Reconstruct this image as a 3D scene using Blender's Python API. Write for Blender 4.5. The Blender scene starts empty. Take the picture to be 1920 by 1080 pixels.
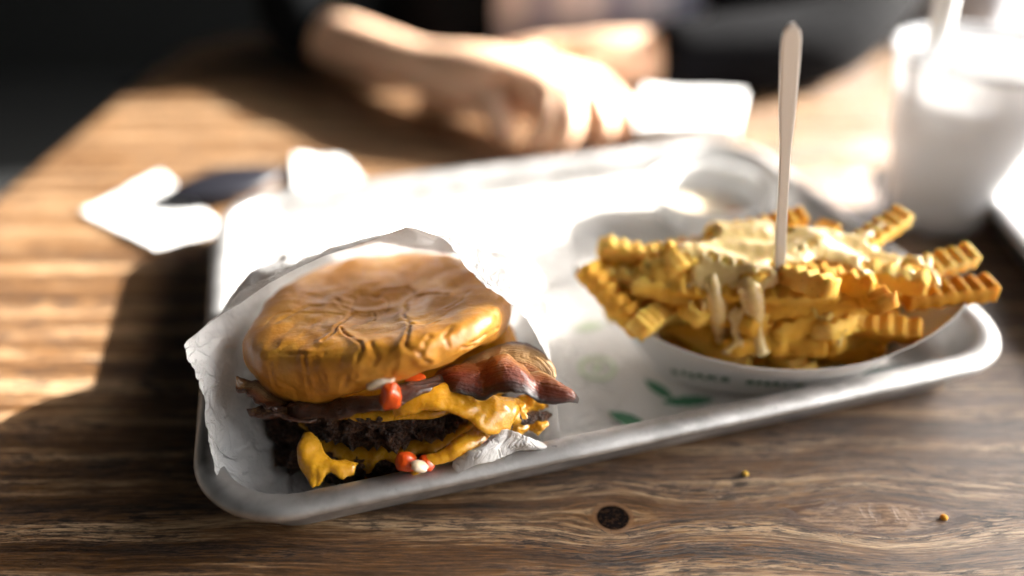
import bpy, math, random
import numpy as np
from mathutils import Vector, Matrix
from mathutils.bvhtree import BVHTree

R = math.radians
sc = bpy.context.scene
C = sc.collection
CM = 0.01                      # everything below is written in centimetres
random.seed(7)
rng = np.random.default_rng(7)

# ------------------------------------------------------------------ camera
PITCH, CAMH, FPX = 0.5934, 21.571, 1400.0
cd = bpy.data.cameras.new("camera"); cam = bpy.data.objects.new("camera", cd); C.objects.link(cam)
cam.location = (0, 0, CAMH * CM); cam.rotation_euler = (math.pi / 2 - PITCH, 0, 0)
cd.sensor_width = 36; cd.lens = 36 * FPX / 1920
cd.clip_start = 0.01; cd.clip_end = 200
cd.dof.use_dof = True; cd.dof.focus_distance = 0.255; cd.dof.aperture_fstop = 1.7; cd.dof.aperture_blades = 0
sc.camera = cam

# ------------------------------------------------------------------ light
SUN_AZ, SUN_EL = R(19.5), R(24)          # azimuth counted from +x towards +y
w = bpy.data.worlds.new("World"); sc.world = w; w.use_nodes = True
wn = w.node_tree; wn.nodes.clear()
sky = wn.nodes.new('ShaderNodeTexSky'); sky.sky_type = 'NISHITA'; sky.sun_disc = False
sky.sun_elevation = SUN_EL; sky.sun_rotation = math.pi / 2 - SUN_AZ
bg = wn.nodes.new('ShaderNodeBackground'); bg.inputs[1].default_value = 0.082
wo = wn.nodes.new('ShaderNodeOutputWorld')
sky.dust_density = 4; sky.ozone_density = .4
hs = wn.nodes.new('ShaderNodeHueSaturation'); hs.inputs['Saturation'].default_value = .3      # thin white cloud greys the sky
wn.links.new(sky.outputs[0], hs.inputs['Color']); wn.links.new(hs.outputs[0], bg.inputs[0]); wn.links.new(bg.outputs[0], wo.inputs[0])
sd = bpy.data.lights.new("sun", 'SUN'); sd.energy = 5.0; sd.angle = R(0.6); sd.color = (1, .96, .90)
sun = bpy.data.objects.new("sun", sd); C.objects.link(sun)
sdir = Vector((math.cos(SUN_EL) * math.cos(SUN_AZ), math.cos(SUN_EL) * math.sin(SUN_AZ), math.sin(SUN_EL)))
sun.rotation_euler = sdir.to_track_quat('Z', 'Y').to_euler(); sun.location = sdir * 5
sc.view_settings.view_transform = 'Standard'; sc.view_settings.look = 'None'
sc.view_settings.exposure = 3.12; sc.view_settings.gamma = 1
sc.render.engine = 'CYCLES'; sc.cycles.use_denoising = True
sc.cycles.max_bounces = 8; sc.cycles.transparent_max_bounces = 12
sc.cycles.sample_clamp_indirect = 8

# ------------------------------------------------------------------ node helpers
class V:
    """a node socket with arithmetic"""
    def __init__(s, m, o): s.m, s.o = m, o
    def _b(s, op, b, r=False):
        n = s.m.nt.nodes.new('ShaderNodeMath'); n.operation = op
        a, b = (b, s) if r else (s, b)
        s.m.put(a, n.inputs[0])
        if b is not None: s.m.put(b, n.inputs[1])
        return V(s.m, n.outputs[0])
    def __add__(s, b): return s._b('ADD', b)
    def __sub__(s, b): return s._b('SUBTRACT', b)
    def __rsub__(s, b): return s._b('SUBTRACT', b, True)
    def __mul__(s, b): return s._b('MULTIPLY', b)
    def __truediv__(s, b): return s._b('DIVIDE', b)
    def pw(s, b): return s._b('POWER', b)
    def mx(s, b): return s._b('MAXIMUM', b)
    def mn(s, b): return s._b('MINIMUM', b)
    def f(s, op): return s._b(op, None)
    __radd__ = __add__; __rmul__ = __mul__
class Mat:
    def __init__(s, name, **kw):
        s.mat = bpy.data.materials.new(name); s.mat.use_nodes = True; s.nt = s.mat.node_tree
        s.bsdf = s.nt.nodes['Principled BSDF']; s.out = s.nt.nodes['Material Output']
        for k, v in kw.items(): s.set(k, v)
    def put(s, v, inp):
        if isinstance(v, V): s.nt.links.new(v.o, inp)
        else: inp.default_value = v
    def set(s, k, v):
        k = {'color': 'Base Color', 'rough': 'Roughness', 'metal': 'Metallic', 'coat': 'Coat Weight', 'coatr': 'Coat Roughness',
             'sss': 'Subsurface Weight', 'sssr': 'Subsurface Radius', 'ssss': 'Subsurface Scale', 'spec': 'Specular IOR Level',
             'sheen': 'Sheen Weight', 'trans': 'Transmission Weight', 'normal': 'Normal', 'alpha': 'Alpha'}.get(k, k)
        if isinstance(v, tuple) and len(v) == 3 and k == 'Base Color': v = v + (1,)
        s.put(v, s.bsdf.inputs[k])
    def co(s, kind='Object', scale=(1, 1, 1), loc=(0, 0, 0), rot=(0, 0, 0)):
        t = s.nt.nodes.new('ShaderNodeTexCoord'); mp = s.nt.nodes.new('ShaderNodeMapping')
        s.nt.links.new(t.outputs[kind], mp.inputs[0])
        mp.inputs['Scale'].default_value = scale; mp.inputs['Location'].default_value = loc; mp.inputs['Rotation'].default_value = rot
        return V(s, mp.outputs[0])
    def sep(s, v):
        n = s.nt.nodes.new('ShaderNodeSeparateXYZ'); s.put(v, n.inputs[0]); return [V(s, o) for o in n.outputs]
    def comb(s, x, y, z=0.0):
        n = s.nt.nodes.new('ShaderNodeCombineXYZ')
        for i, q in enumerate((x, y, z)): s.put(q, n.inputs[i])
        return V(s, n.outputs[0])
    def noise(s, v, scale=1.0, detail=3.0, rough=.5, dist=0.0, col=False):
        n = s.nt.nodes.new('ShaderNodeTexNoise'); s.put(v, n.inputs['Vector']); n.inputs['Scale'].default_value = scale
        n.inputs['Detail'].default_value = detail; n.inputs['Roughness'].default_value = rough; n.inputs['Distortion'].default_value = dist
        return V(s, n.outputs['Color' if col else 'Fac'])
    def voro(s, v, scale=1.0, feat='F1', out='Distance'):
        n = s.nt.nodes.new('ShaderNodeTexVoronoi'); s.put(v, n.inputs['Vector']); n.feature = feat; n.inputs['Scale'].default_value = scale
        return V(s, n.outputs[out])
    def attr(s, name):
        n = s.nt.nodes.new('ShaderNodeAttribute'); n.attribute_name = name; return V(s, n.outputs['Fac'])
    def ramp(s, v, stops, interp='LINEAR'):
        n = s.nt.nodes.new('ShaderNodeValToRGB'); s.put(v, n.inputs[0]); cr = n.color_ramp; cr.interpolation = interp
        while len(cr.elements) < len(stops): cr.elements.new(.5)
        for e, (p, c) in zip(cr.elements, stops):
            e.position = p; e.color = (c, c, c, 1) if not isinstance(c, tuple) else c + (1,)
        return V(s, n.outputs[0])
    def mixc(s, f, a, b):
        n = s.nt.nodes.new('ShaderNodeMix'); n.data_type = 'RGBA'; s.put(f, n.inputs[0])
        for q, i in ((a, 6), (b, 7)): s.put(q + (1,) if isinstance(q, tuple) and len(q) == 3 else q, n.inputs[i])
        return V(s, n.outputs[2])
    def bump(s, h, dist=.001, strength=1.0, normal=None):
        n = s.nt.nodes.new('ShaderNodeBump'); s.put(h, n.inputs['Height']); n.inputs['Distance'].default_value = dist
        n.inputs['Strength'].default_value = strength
        if normal: s.put(normal, n.inputs['Normal'])
        return V(s, n.outputs[0])

def step(v, lo, hi):        # smooth 0..1 between lo and hi
    n = v.m.nt.nodes.new('ShaderNodeMapRange'); n.interpolation_type = 'SMOOTHSTEP'
    v.m.put(v, n.inputs[0]); n.inputs[1].default_value = lo; n.inputs[2].default_value = hi
    return V(v.m, n.outputs[0])

# ------------------------------------------------------------------ materials
M = {}
def plain(name, color, rough=.6, **kw):
    m = Mat(name, color=color, rough=rough, **kw); M[name] = m.mat; return m

def make_wood():
    m = Mat('stained_wood')
    x, y, z = m.sep(m.co(scale=(100, 100, 100)))
    wob = m.noise(m.comb(x * .06, y * .12), 1, 2) - .5
    g = y + wob * 1.1 + (m.noise(m.comb(x * .25, y * .5, 3.1), 1, 2) - .5) * .3
    def spread(g, kx, ky, A, wd, sx, sy):
        dx = (x - kx) / sx; dy = (y - ky)
        e = ((dx * dx) * -1 - (dy / sy) * (dy / sy)).f('EXPONENT')
        return g - (dy / wd).f('TANH') * A * e
    g = spread(g, 3.55, 17.5, .55, .6, 1.8, 2.2)
    g = spread(g, 13.3, 17.5, .95, .95, 3.2, 2.6)
    g = spread(g, -20., 40., 1.2, 1.4, 4., 5.)
    broad = m.noise(m.comb(x * .03, g * .55), 1, 3, .55)
    mid = m.noise(m.comb(x * .09, g * 3.0, 5.), 1, 6, .65)
    fine = m.noise(m.comb(x * .5, g * 13., 2.), 1, 6, .7)
    ring = (g * 3.3 + m.noise(m.comb(x * .05, g * .3, 9.), 1, 2) * 5).f('SINE') * .5 + .5
    pore = m.noise(m.comb(x * 1.1, g * 11, 7.), 1, 5, .7)
    val = broad * .20 + mid * .36 + fine * .38 + ring * .06
    col = m.ramp(val, [(.36, (.014, .008, .004)), (.43, (.065, .030, .011)), (.51, (.18, .088, .034)), (.62, (.60, .42, .25))])
    # dark open pores, concentrated in worn bands
    band = step(m.noise(m.comb(x * .10, g * .8, 11.), 1, 4, .6), .42, .58)
    pore2 = m.noise(m.comb(x * .55, g * 6, 17.), 1, 6, .75)
    pr = (step(pore, .505, .55) * .8 + step(pore2, .51, .56) * .75).mn(1.) * (band * .55 + .45) * .97
    col = m.mixc(pr, col, (.012, .008, .008))
    # round knot with dark heart and ring
    def dist(kx, ky, ax, ay, wobble=.15):
        dx = (x - kx) / ax; dy = (y - ky) / ay
        return (dx * dx + dy * dy).f('SQRT') + (m.noise(m.comb(x * 1.2, y * 1.2, 4.), 1, 3) - .5) * wobble
    d1 = dist(3.58, 17.42, .62, .58)
    col = m.mixc((1 - step(d1, 1.0, 1.35)) * .75, col, (.16, .075, .03))
    col = m.mixc(1 - step(d1, .85, 1.0), col, m.mixc(step(m.noise(m.comb(x * 5, y * 5, 2.), 1, 4, .6), .45, .65), (.006, .004, .004), (.035, .018, .010)))
    col = m.mixc((1 - step((d1 - 1.12).f('ABSOLUTE'), .0, .14)) * .8, col, (.22, .11, .045))
    d2 = dist(12.9, 17.42, 3.0, .72, .25)
    pale = m.mixc(step(m.noise(m.comb(x * 1.4, y * 9, 12.), 1, 5, .7), .42, .6), (.36, .23, .14), (.10, .055, .035))
    col = m.mixc((1 - step(d2, .82, 1.0)) * .8, col, pale)
    col = m.mixc((1 - step((d2 - 1.0).f('ABSOLUTE'), .02, .16)) * .7, col, (.055, .022, .012))
    # thin scratches
    ln = m.noise(m.comb(x * .8, y * .8, 31.), 1, 2)
    scr = (1 - step((ln - .5).f('ABSOLUTE'), 0, .0035)) * step(m.noise(m.comb(x * .5, y * .5, 21.), 1, 1), .56, .62)
    col = m.mixc(scr * .8, col, (.008, .006, .006))
    m.set('color', col)
    rg = .24 + (1 - fine) * .2 + pr * .3
    kn = 1 - step(d1, .85, 1.05)
    m.set('rough', (rg + kn * .5).mn(1.)); m.set('spec', .5 - kn * .45); m.set('coat', .2 - kn * .2); m.set('coatr', .2)
    m.set('normal', m.bump(fine * .45 + mid * .5 - pr * .5 - scr * .6 + ring * .15, .0006, .55))
    return m.mat
M['wood'] = make_wood()

def make_alu():
    m = Mat('brushed_aluminium', metal=1.0)
    p = m.co(scale=(100, 100, 100))
    n1 = m.noise(p, .7, 4, .6); n2 = m.noise(p, 9, 4, .7); sp = m.noise(p, 2.3, 3, .5)
    col = m.mixc(step(n1, .35, .65), (.42, .415, .41), (.60, .595, .59))
    dents = step(sp, .70, .76)
    col = m.mixc(dents * .65, col, (.16, .16, .17))
    m.set('color', col); m.set('rough', .42 + n2 * .18 + n1 * .08)
    m.set('normal', m.bump(n1 * .8 + n2 * .06 - dents * .2, .001, .5))
    return m.mat
M['alu'] = make_alu()

def make_paper(name, col, transl=.35, transp=.0, rough=.5, wr=1.0, tint=None, spec=.3):
    m = Mat(name); nt = m.nt
    p = m.co(scale=(100, 100, 100))
    v = (m.noise(p, .42, 3, .5, .8) - .5).f('ABSOLUTE') * 5.0; n1 = m.noise(p, .8, 5, .6, .6); n2 = m.noise(p, 14, 3, .7)
    h = n1 * 1.0 + step(v, 0, .25) * .35 + n2 * .04
    c = m.mixc(step(m.noise(p, 2.5, 5, .7), .5, .8) * .35, col, tuple(q * .86 for q in col))
    m.set('color', c); m.set('rough', rough); m.set('spec', spec)
    v2 = (m.noise(m.co(scale=(100, 100, 100), rot=(.3, .5, .2)), .9, 4, .55, 1.2) - .5).f('ABSOLUTE'); h = h + step(v2, 0, .05) * .25
    nrm = m.bump(h, .0032 * wr, .75); m.set('normal', nrm)
    tr = nt.nodes.new('ShaderNodeBsdfTranslucent'); m.put(c, tr.inputs[0]); m.put(nrm, tr.inputs['Normal'])
    mx = nt.nodes.new('ShaderNodeMixShader'); mx.inputs[0].default_value = transl
    nt.links.new(m.bsdf.outputs[0], mx.inputs[1]); nt.links.new(tr.outputs[0], mx.inputs[2]); last = mx
    if transp:
        tp = nt.nodes.new('ShaderNodeBsdfTransparent'); mx2 = nt.nodes.new('ShaderNodeMixShader'); mx2.inputs[0].default_value = transp
        nt.links.new(mx.outputs[0], mx2.inputs[1]); nt.links.new(tp.outputs[0], mx2.inputs[2]); last = mx2
    nt.links.new(last.outputs[0], m.out.inputs[0])
    M[name] = m.mat; return m.mat
make_paper('wax_paper', (.84, .835, .83), .38, .14, .38, 1.0)
make_paper('liner_paper', (.80, .775, .74), .05, 0, .45, .8)
make_paper('boat_card', (.82, .80, .78), .06, 0, .5, .12)
make_paper('napkin_paper', (.86, .86, .85), .1, 0, .8, .6)

def make_bun():
    m = Mat('bun_crust')
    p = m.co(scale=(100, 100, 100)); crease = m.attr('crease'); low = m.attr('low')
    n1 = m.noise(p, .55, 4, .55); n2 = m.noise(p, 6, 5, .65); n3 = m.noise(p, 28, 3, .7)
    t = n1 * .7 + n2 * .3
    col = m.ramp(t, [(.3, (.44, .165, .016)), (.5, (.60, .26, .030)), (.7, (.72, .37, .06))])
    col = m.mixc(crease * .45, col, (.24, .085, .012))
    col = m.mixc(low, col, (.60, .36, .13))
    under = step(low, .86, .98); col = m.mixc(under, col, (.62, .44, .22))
    m.set('color', col); m.set('rough', .26 + n2 * .16 + under * .4); m.set('spec', .5)
    m.set('sss', .12); m.set('sssr', (1, .4, .15)); m.set('ssss', .004)
    m.set('coat', .35); m.set('coatr', .18)
    m.set('normal', m.bump(n2 * .5 + n3 * .16 + m.noise(p, 2.2, 3, .5) * .8, .0008, .5))
    return m.mat
M['bun'] = make_bun()

def make_patty():
    m = Mat('charred_beef')
    p = m.co(scale=(100, 100, 100))
    v = m.voro(p, 7.5); n1 = m.noise(p, 1.1, 4, .6); n2 = m.noise(p, 12, 5, .7)
    raw = step(m.attr('raw') + (n1 - .5) * .8, .35, .8)
    col = m.ramp(n2 * .6 + v * .4, [(.25, (.012, .006, .004)), (.5, (.060, .026, .014)), (.75, (.20, .095, .05))])
    col2 = m.ramp(n2 * .6 + v * .4, [(.25, (.06, .03, .022)), (.5, (.18, .10, .07)), (.75, (.36, .23, .17))])
    m.set('color', m.mixc(raw, col, col2))
    m.set('rough', .16 + n2 * .3); m.set('spec', .5)
    m.set('normal', m.bump(n2 * .8 + (1 - v) * .9, .0022, 1.0))
    return m.mat
M['patty'] = make_patty()

def make_cheese(name, a, b):
    m = Mat(name)
    p = m.co(scale=(100, 100, 100)); n1 = m.noise(p, .9, 3); n2 = m.noise(p, 7, 4, .6)
    m.set('color', m.mixc(n1 * .7 + n2 * .3, a, b)); m.set('rough', .2 + n2 * .15); m.set('spec', .5)
    m.set('sss', .2); m.set('sssr', (1, .6, .12)); m.set('ssss', .004); m.set('coat', .7); m.set('coatr', .07)
    m.set('normal', m.bump(n1 * .9 + n2 * .06 + m.noise(p, 3, 3, .5, 1.5) * .45, .0014, .5))
    M[name] = m.mat
make_cheese('cheese', (.62, .27, .010), (.82, .42, .030))
make_cheese('cheese_sauce', (.92, .60, .20), (.94, .72, .36))
make_cheese('cream_sauce', (.80, .62, .42), (.86, .74, .58))

def make_bacon(name='bacon', dark=0., v0=0., v1=1.):
    m = Mat(name)
    t = m.nt.nodes.new('ShaderNodeTexCoord'); u, v, _ = m.sep(V(m, t.outputs['UV']))
    p = m.co(scale=(100, 100, 100)); n1 = m.noise(p, 1.4, 4, .6); n2 = m.noise(p, 9, 4, .65)
    vv = v * (v1 - v0) + v0 + (n1 - .5) * .16 + (n2 - .5) * .04
    vv = vv + (m.noise(m.comb(u * 2.5, v * 9, 3.), 1, 4, .6) - .5) * .34
    col = m.ramp(vv, [(.0, (.02, .010, .006)), (.08, (.07, .010, .004)), (.22, (.24, .036, .006)), (.44, (.38, .105, .018)), (.54, (.50, .20, .05)),
                      (.64, (.60, .35, .13)), (.82, (.62, .38, .16)), (.90, (.24, .10, .03)), (1.0, (.03, .015, .01))])
    char = step(n2 * .5 + n1 * .5 + m.attr('burn') * .45, .58, .78)
    col = m.mixc(char, col, (.018, .009, .006)); 
    if dark: col = m.mixc(dark, col, (.10, .03, .01))
    m.set('color', col); m.set('rough', .2 + n2 * .2); m.set('coat', .5); m.set('coatr', .1)
    m.set('normal', m.bump(n2 * .6 + n1 * .9 + m.noise(m.comb(u * 3, v * 14, 8.), 1, 4, .6) * 1.2, .0016, .9))
    M[name] = m.mat
make_bacon(v0=0, v1=.62); make_bacon('bacon_dark', .55); make_bacon('bacon_fat', v0=.48, v1=1.0)

def make_fry():
    m = Mat('fried_potato')
    p = m.co(scale=(100, 100, 100)); n1 = m.noise(p, .8, 3); n2 = m.noise(p, 8, 4, .6)
    o = m.nt.nodes.new('ShaderNodeObjectInfo'); rnd = V(m, o.outputs['Random'])
    col = m.ramp(n1 * .55 + rnd * .45, [(.15, (.52, .20, .014)), (.4, (.84, .44, .05)), (.65, (.92, .58, .12)), (.85, (.95, .72, .28))])
    col = m.mixc(step(n2, .58, .75) * .5, col, (.30, .11, .012))
    m.set('color', col); m.set('rough', .6 + n2 * .2); m.set('spec', .25); m.set('sss', .35); m.set('sssr', (1, .6, .25)); m.set('ssss', .005)
    m.set('normal', m.bump(n2, .0006, .5)); M['fry'] = m.mat
make_fry()

def make_pepper(name, col):
    m = Mat(name); p = m.co(scale=(100, 100, 100)); n = m.noise(p, 4, 4)
    m.set('color', m.mixc(n, col, tuple(c * .6 for c in col))); m.set('rough', .18); m.set('coat', .5); m.set('coatr', .08)
    m.set('sss', .25); m.set('sssr', (1, .2, .08)); m.set('ssss', .003); m.set('normal', m.bump(n, .001, .5)); M[name] = m.mat
make_pepper('pepper', (.78, .10, .012))

def make_skin():
    m = Mat('skin'); p = m.co(scale=(100, 100, 100)); n = m.noise(p, .5, 4); n2 = m.noise(p, 12, 3)
    m.set('color', m.mixc(n, (.74, .46, .29), (.82, .56, .40))); m.set('rough', .42); m.set('sss', .15); m.set('sssr', (1, .35, .2)); m.set('ssss', .006)
    m.set('normal', m.bump(n2, .0006, .4)); M['skin'] = m.mat
make_skin()

def make_cloth(name, a, b, scale, rough=.9, lo=.5, hi=.6, weave=1):
    m = Mat(name, rough=rough, spec=.08); p = m.co(scale=(100, 100, 100)); n = m.noise(p, scale, 2, .5); n2 = m.noise(p, 30, 2)
    m.set('color', m.mixc(step(n, lo, hi), a, b)); m.set('normal', m.bump(n2 * .3 + n, .002, .5)); M[name] = m.mat
make_cloth('dark_jacket', (.002, .0025, .003), (.004, .004, .005), .2)
make_cloth('printed_jacket', (.002, .002, .003), (.10, .10, .11), .09, lo=.65, hi=.69)
make_cloth('grey_cloth', (.34, .35, .38), (.42, .43, .46), .15)
def make_plaid():
    m = Mat('plaid_shirt', rough=.9); x, y, z = m.sep(m.co(scale=(100, 100, 100)))
    a = step((x * .9).f('SINE'), .1, .5); b = step(((z + y * .3) * .9).f('SINE'), .1, .5)
    c = m.mixc(a * .6, (.50, .48, .52), (.12, .14, .24)); c = m.mixc(b * .5, c, (.10, .11, .18)); m.set('color', c); M['plaid'] = m.mat
make_plaid()

def make_plastic(name, col, transp, rough=.3, tl_=.5):
    m = Mat(name, color=col, rough=rough); nt = m.nt
    tl = nt.nodes.new('ShaderNodeBsdfTranslucent'); tl.inputs[0].default_value = col + (1,)
    tp = nt.nodes.new('ShaderNodeBsdfTransparent')
    a = nt.nodes.new('ShaderNodeMixShader'); a.inputs[0].default_value = tl_
    b = nt.nodes.new('ShaderNodeMixShader'); b.inputs[0].default_value = transp
    nt.links.new(m.bsdf.outputs[0], a.inputs[1]); nt.links.new(tl.outputs[0], a.inputs[2])
    nt.links.new(a.outputs[0], b.inputs[1]); nt.links.new(tp.outputs[0], b.inputs[2]); nt.links.new(b.outputs[0], m.out.inputs[0])
    M[name] = m.mat
make_plastic('frosted_plastic', (.72, .72, .73), .35, .3, .14)
make_plastic('clear_plastic', (.40, .41, .43), .6, .1, .05)
plain('letter_green', (.012, .12, .05), .5); plain('green_print', (.07, .22, .12), .5); plain('pale_green_print', (.52, .60, .42), .5); plain('dark_print_shade', (.02, .05, .05), .5)
plain('black_plastic', (.012, .012, .016), .35); plain('fork_wood', (.90, .86, .80), .6)
plain('straw_white', (.75, .75, .74), .4); plain('orange_sauce', (.75, .22, .05), .25)
def make_rough(name, a, b, scale, rough=.8):
    m = Mat(name, rough=rough); p = m.co(); n = m.noise(p, scale, 5, .6)
    m.set('color', m.mixc(n, a, b)); m.set('normal', m.bump(n, .01, .4)); M[name] = m.mat
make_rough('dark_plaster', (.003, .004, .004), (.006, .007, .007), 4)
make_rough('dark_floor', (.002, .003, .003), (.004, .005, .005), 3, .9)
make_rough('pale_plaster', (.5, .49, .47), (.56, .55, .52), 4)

# ------------------------------------------------------------------ mesh helpers
def noise3(P, seed=0):
    P = np.asarray(P, float); i = np.floor(P).astype(np.int64); f = P - i; u = f * f * f * (f * (f * 6 - 15) + 10)
    def h(a, b, c):
        n = (a * 374761393 + b * 668265263 + c * 2147483647 + seed * 974634777) & 0xffffffff
        n = ((n ^ (n >> 13)) * 1274126177) & 0xffffffff; n = n ^ (n >> 16)
        return (n & 0xffff) / 32767.5 - 1
    x, y, z = i[..., 0], i[..., 1], i[..., 2]; r = 0
    for dx in (0, 1):
        for dy in (0, 1):
            for dz in (0, 1):
                wgt = (u[..., 0] if dx else 1 - u[..., 0]) * (u[..., 1] if dy else 1 - u[..., 1]) * (u[..., 2] if dz else 1 - u[..., 2])
                r = r + wgt * h(x + dx, y + dy, z + dz)
    return r
def fbm(P, oct=4, seed=0, gain=.5):
    P = np.asarray(P, float); r = 0; a = 1
    for k in range(oct): r = r + a * noise3(P * 2 ** k + 17.3 * k, seed + k); a *= gain
    return r

def at(u, v, z=None, y=None, d=None):
    """point (cm) seen at photograph pixel u, v: at height z, at distance y, or at depth d along the lens axis"""
    c, s = math.cos(PITCH), math.sin(PITCH); a = (u - 960) / FPX; b = (540 - v) / FPX
    D = np.array([a, c + b * s, -s + b * c])
    t = (z - CAMH) / D[2] if z is not None else (y / D[1] if y is not None else d)
    return np.array([0, 0, CAMH]) + t * D

def link(name, me, parent=None):
    o = bpy.data.objects.new(name, me); C.objects.link(o)
    if parent is not None: o.parent = parent
    return o
def mesh(name, verts, faces, mat, parent=None, smooth=True, uvs=None, attrs=None, base=None, recalc=True):
    """verts in world cm; the object's origin is its parent's or `base`"""
    verts = np.asarray(verts, float); 
    org = np.array(base if base is not None else ((0, 0, 0) if parent is None else org_of(parent)))
    if parent is not None and base is not None: org = org_of(parent)
    me = bpy.data.meshes.new(name); me.from_pydata(((verts - org) * CM).tolist(), [], [list(map(int, f)) for f in faces])
    if smooth: me.polygons.foreach_set('use_smooth', [True] * len(me.polygons))
    if uvs is not None:
        l = me.uv_layers.new(name='UVMap'); idx = np.zeros(len(me.loops), int); me.loops.foreach_get('vertex_index', idx)
        l.data.foreach_set('uv', np.asarray(uvs, float)[idx].ravel())
    for k, a in (attrs or {}).items():
        at_ = me.attributes.new(k, 'FLOAT', 'POINT'); at_.data.foreach_set('value', np.asarray(a, float))
    if recalc:
        import bmesh; bm = bmesh.new(); bm.from_mesh(me); bmesh.ops.recalc_face_normals(bm, faces=bm.faces[:]); bm.to_mesh(me); bm.free()
    if mat: me.materials.append(M[mat])
    me.update()
    o = link(name, me, parent)
    if parent is None: o.location = [q * CM for q in org]
    return o
def org_of(o):
    p = np.zeros(3)
    while o is not None: p += np.array(o.location); o = o.parent
    return p / CM
def thing(name, label, cat, loc=(0, 0, 0), group=None):
    o = bpy.data.objects.new(name, None); C.objects.link(o); o.location = [q * CM for q in loc]; o.empty_display_size = .02
    return tag(o, label, cat, group)
def tag(o, label, cat, group=None):
    o['label'] = label; o['category'] = cat
    if group: o['group'] = group
    return o
def struct(o): o['kind'] = 'structure'; return o

def gfaces(nu, nv, cu=False, cv=False, off=0):
    F = []
    for i in range(nu if cu else nu - 1):
        for j in range(nv if cv else nv - 1):
            a, b = i, (i + 1) % nu; c, d = j, (j + 1) % nv
            F.append((off + a * nv + c, off + b * nv + c, off + b * nv + d, off + a * nv + d))
    return F
def shell(G, thick):
    """thick closed sheet from a grid of points G (nu,nv,3), thickness downward along the normals"""
    nu, nv, _ = G.shape
    du = np.gradient(G, axis=0); dv = np.gradient(G, axis=1); n = np.cross(du, dv); n /= np.linalg.norm(n, axis=2, keepdims=True) + 1e-9
    t = thick[..., None] if isinstance(thick, np.ndarray) else thick
    H = G + n * t
    Vv = np.concatenate([G.reshape(-1, 3), H.reshape(-1, 3)]); N = nu * nv
    F = [f[::-1] for f in gfaces(nu, nv)] + gfaces(nu, nv, off=N)
    ring = [i * nv for i in range(nu)] + [(nu - 1) * nv + j for j in range(1, nv)] + [i * nv + nv - 1 for i in range(nu - 2, -1, -1)] + [j for j in range(nv - 2, 0, -1)]
    for k in range(len(ring)):
        a, b = ring[k], ring[(k + 1) % len(ring)]; F.append((a, b, b + N, a + N))
    return Vv, F
def catmull(P, n, closed=False):
    P = np.asarray(P, float); m = len(P); out = []
    T = np.linspace(0, m if closed else m - 1, n, endpoint=not closed)
    for t in T:
        i = min(int(t), m - 1 if closed else m - 2); f = t - i
        g = (lambda k: P[k % m]) if closed else (lambda k: P[max(0, min(m - 1, k))])
        a, b, c, d = g(i - 1), g(i), g(i + 1), g(i + 2)
        out.append(.5 * (2 * b + (c - a) * f + (2 * a - 5 * b + 4 * c - d) * f * f + (3 * b - a - 3 * c + d) * f ** 3))
    return np.array(out)
def tube(path, rad, n=12, caps=True):
    path = np.asarray(path, float); rad = np.broadcast_to(np.asarray(rad, float), (len(path),)); Vs = []
    T = np.gradient(path, axis=0); T /= np.linalg.norm(T, axis=1, keepdims=True)
    up = np.array([0, 0, 1.]) if abs(T[0][2]) < .9 else np.array([1., 0, 0])
    for p, t, r in zip(path, T, rad):
        a = np.cross(up, t); a /= np.linalg.norm(a); b = np.cross(t, a); up = b
        for k in range(n):
            th = 2 * math.pi * k / n; Vs.append(p + r * (math.cos(th) * a + math.sin(th) * b))
    F = gfaces(len(path), n, cv=True)
    if caps: F += [tuple(range(n))[::-1], tuple(range((len(path) - 1) * n, len(path) * n))]
    return np.array(Vs), F
def lathe(prof, c, n=48):
    """prof: (r,z) list, around centre c"""
    Vs = []
    for r, z in prof:
        for k in range(n):
            th = 2 * math.pi * k / n; Vs.append((c[0] + r * math.cos(th), c[1] + r * math.sin(th), c[2] + z))
    return np.array(Vs), gfaces(len(prof), n, cv=True)
def rrect(hx, hy, r, n=10):
    P = []
    for cx, cy, a0 in ((hx - r, hy - r, 0), (-(hx - r), hy - r, 90), (-(hx - r), -(hy - r), 180), (hx - r, -(hy - r), 270)):
        for k in range(n + 1):
            a = R(a0 + 90 * k / n); P.append((cx + r * math.cos(a), cy + r * math.sin(a)))
    return np.array(P)
def rot2(P, a):
    c, s = math.cos(a), math.sin(a); P = np.array(P, float); Q = P.copy(); Q[..., 0] = c * P[..., 0] - s * P[..., 1]; Q[..., 1] = s * P[..., 0] + c * P[..., 1]; return Q
def box(c, s, a=0.):
    P = np.array([(x, y, z) for x in (-.5, .5) for y in (-.5, .5) for z in (-.5, .5)]) * np.array(s)
    return rot2(P, a) + np.array(c), [(0, 1, 3, 2), (4, 6, 7, 5), (0, 4, 5, 1), (2, 3, 7, 6), (0, 2, 6, 4), (1, 5, 7, 3)]
def join(parts):
    Vs, F, o = [], [], 0
    for v, f in parts: Vs.append(np.asarray(v)); F += [tuple(i + o for i in q) for q in f]; o += len(v)
    return np.concatenate(Vs), F
def bevel(o, wd, seg=2):
    m = o.modifiers.new('bevel', 'BEVEL'); m.width = wd * CM; m.segments = seg; m.limit_method = 'ANGLE'; return o

# ------------------------------------------------------------------ the room around the table, partly added to shape the light
v, f = box((0, 60, -76), (1400, 1400, 2)); struct(mesh('floor', v, f, 'dark_floor', smooth=False))
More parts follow.
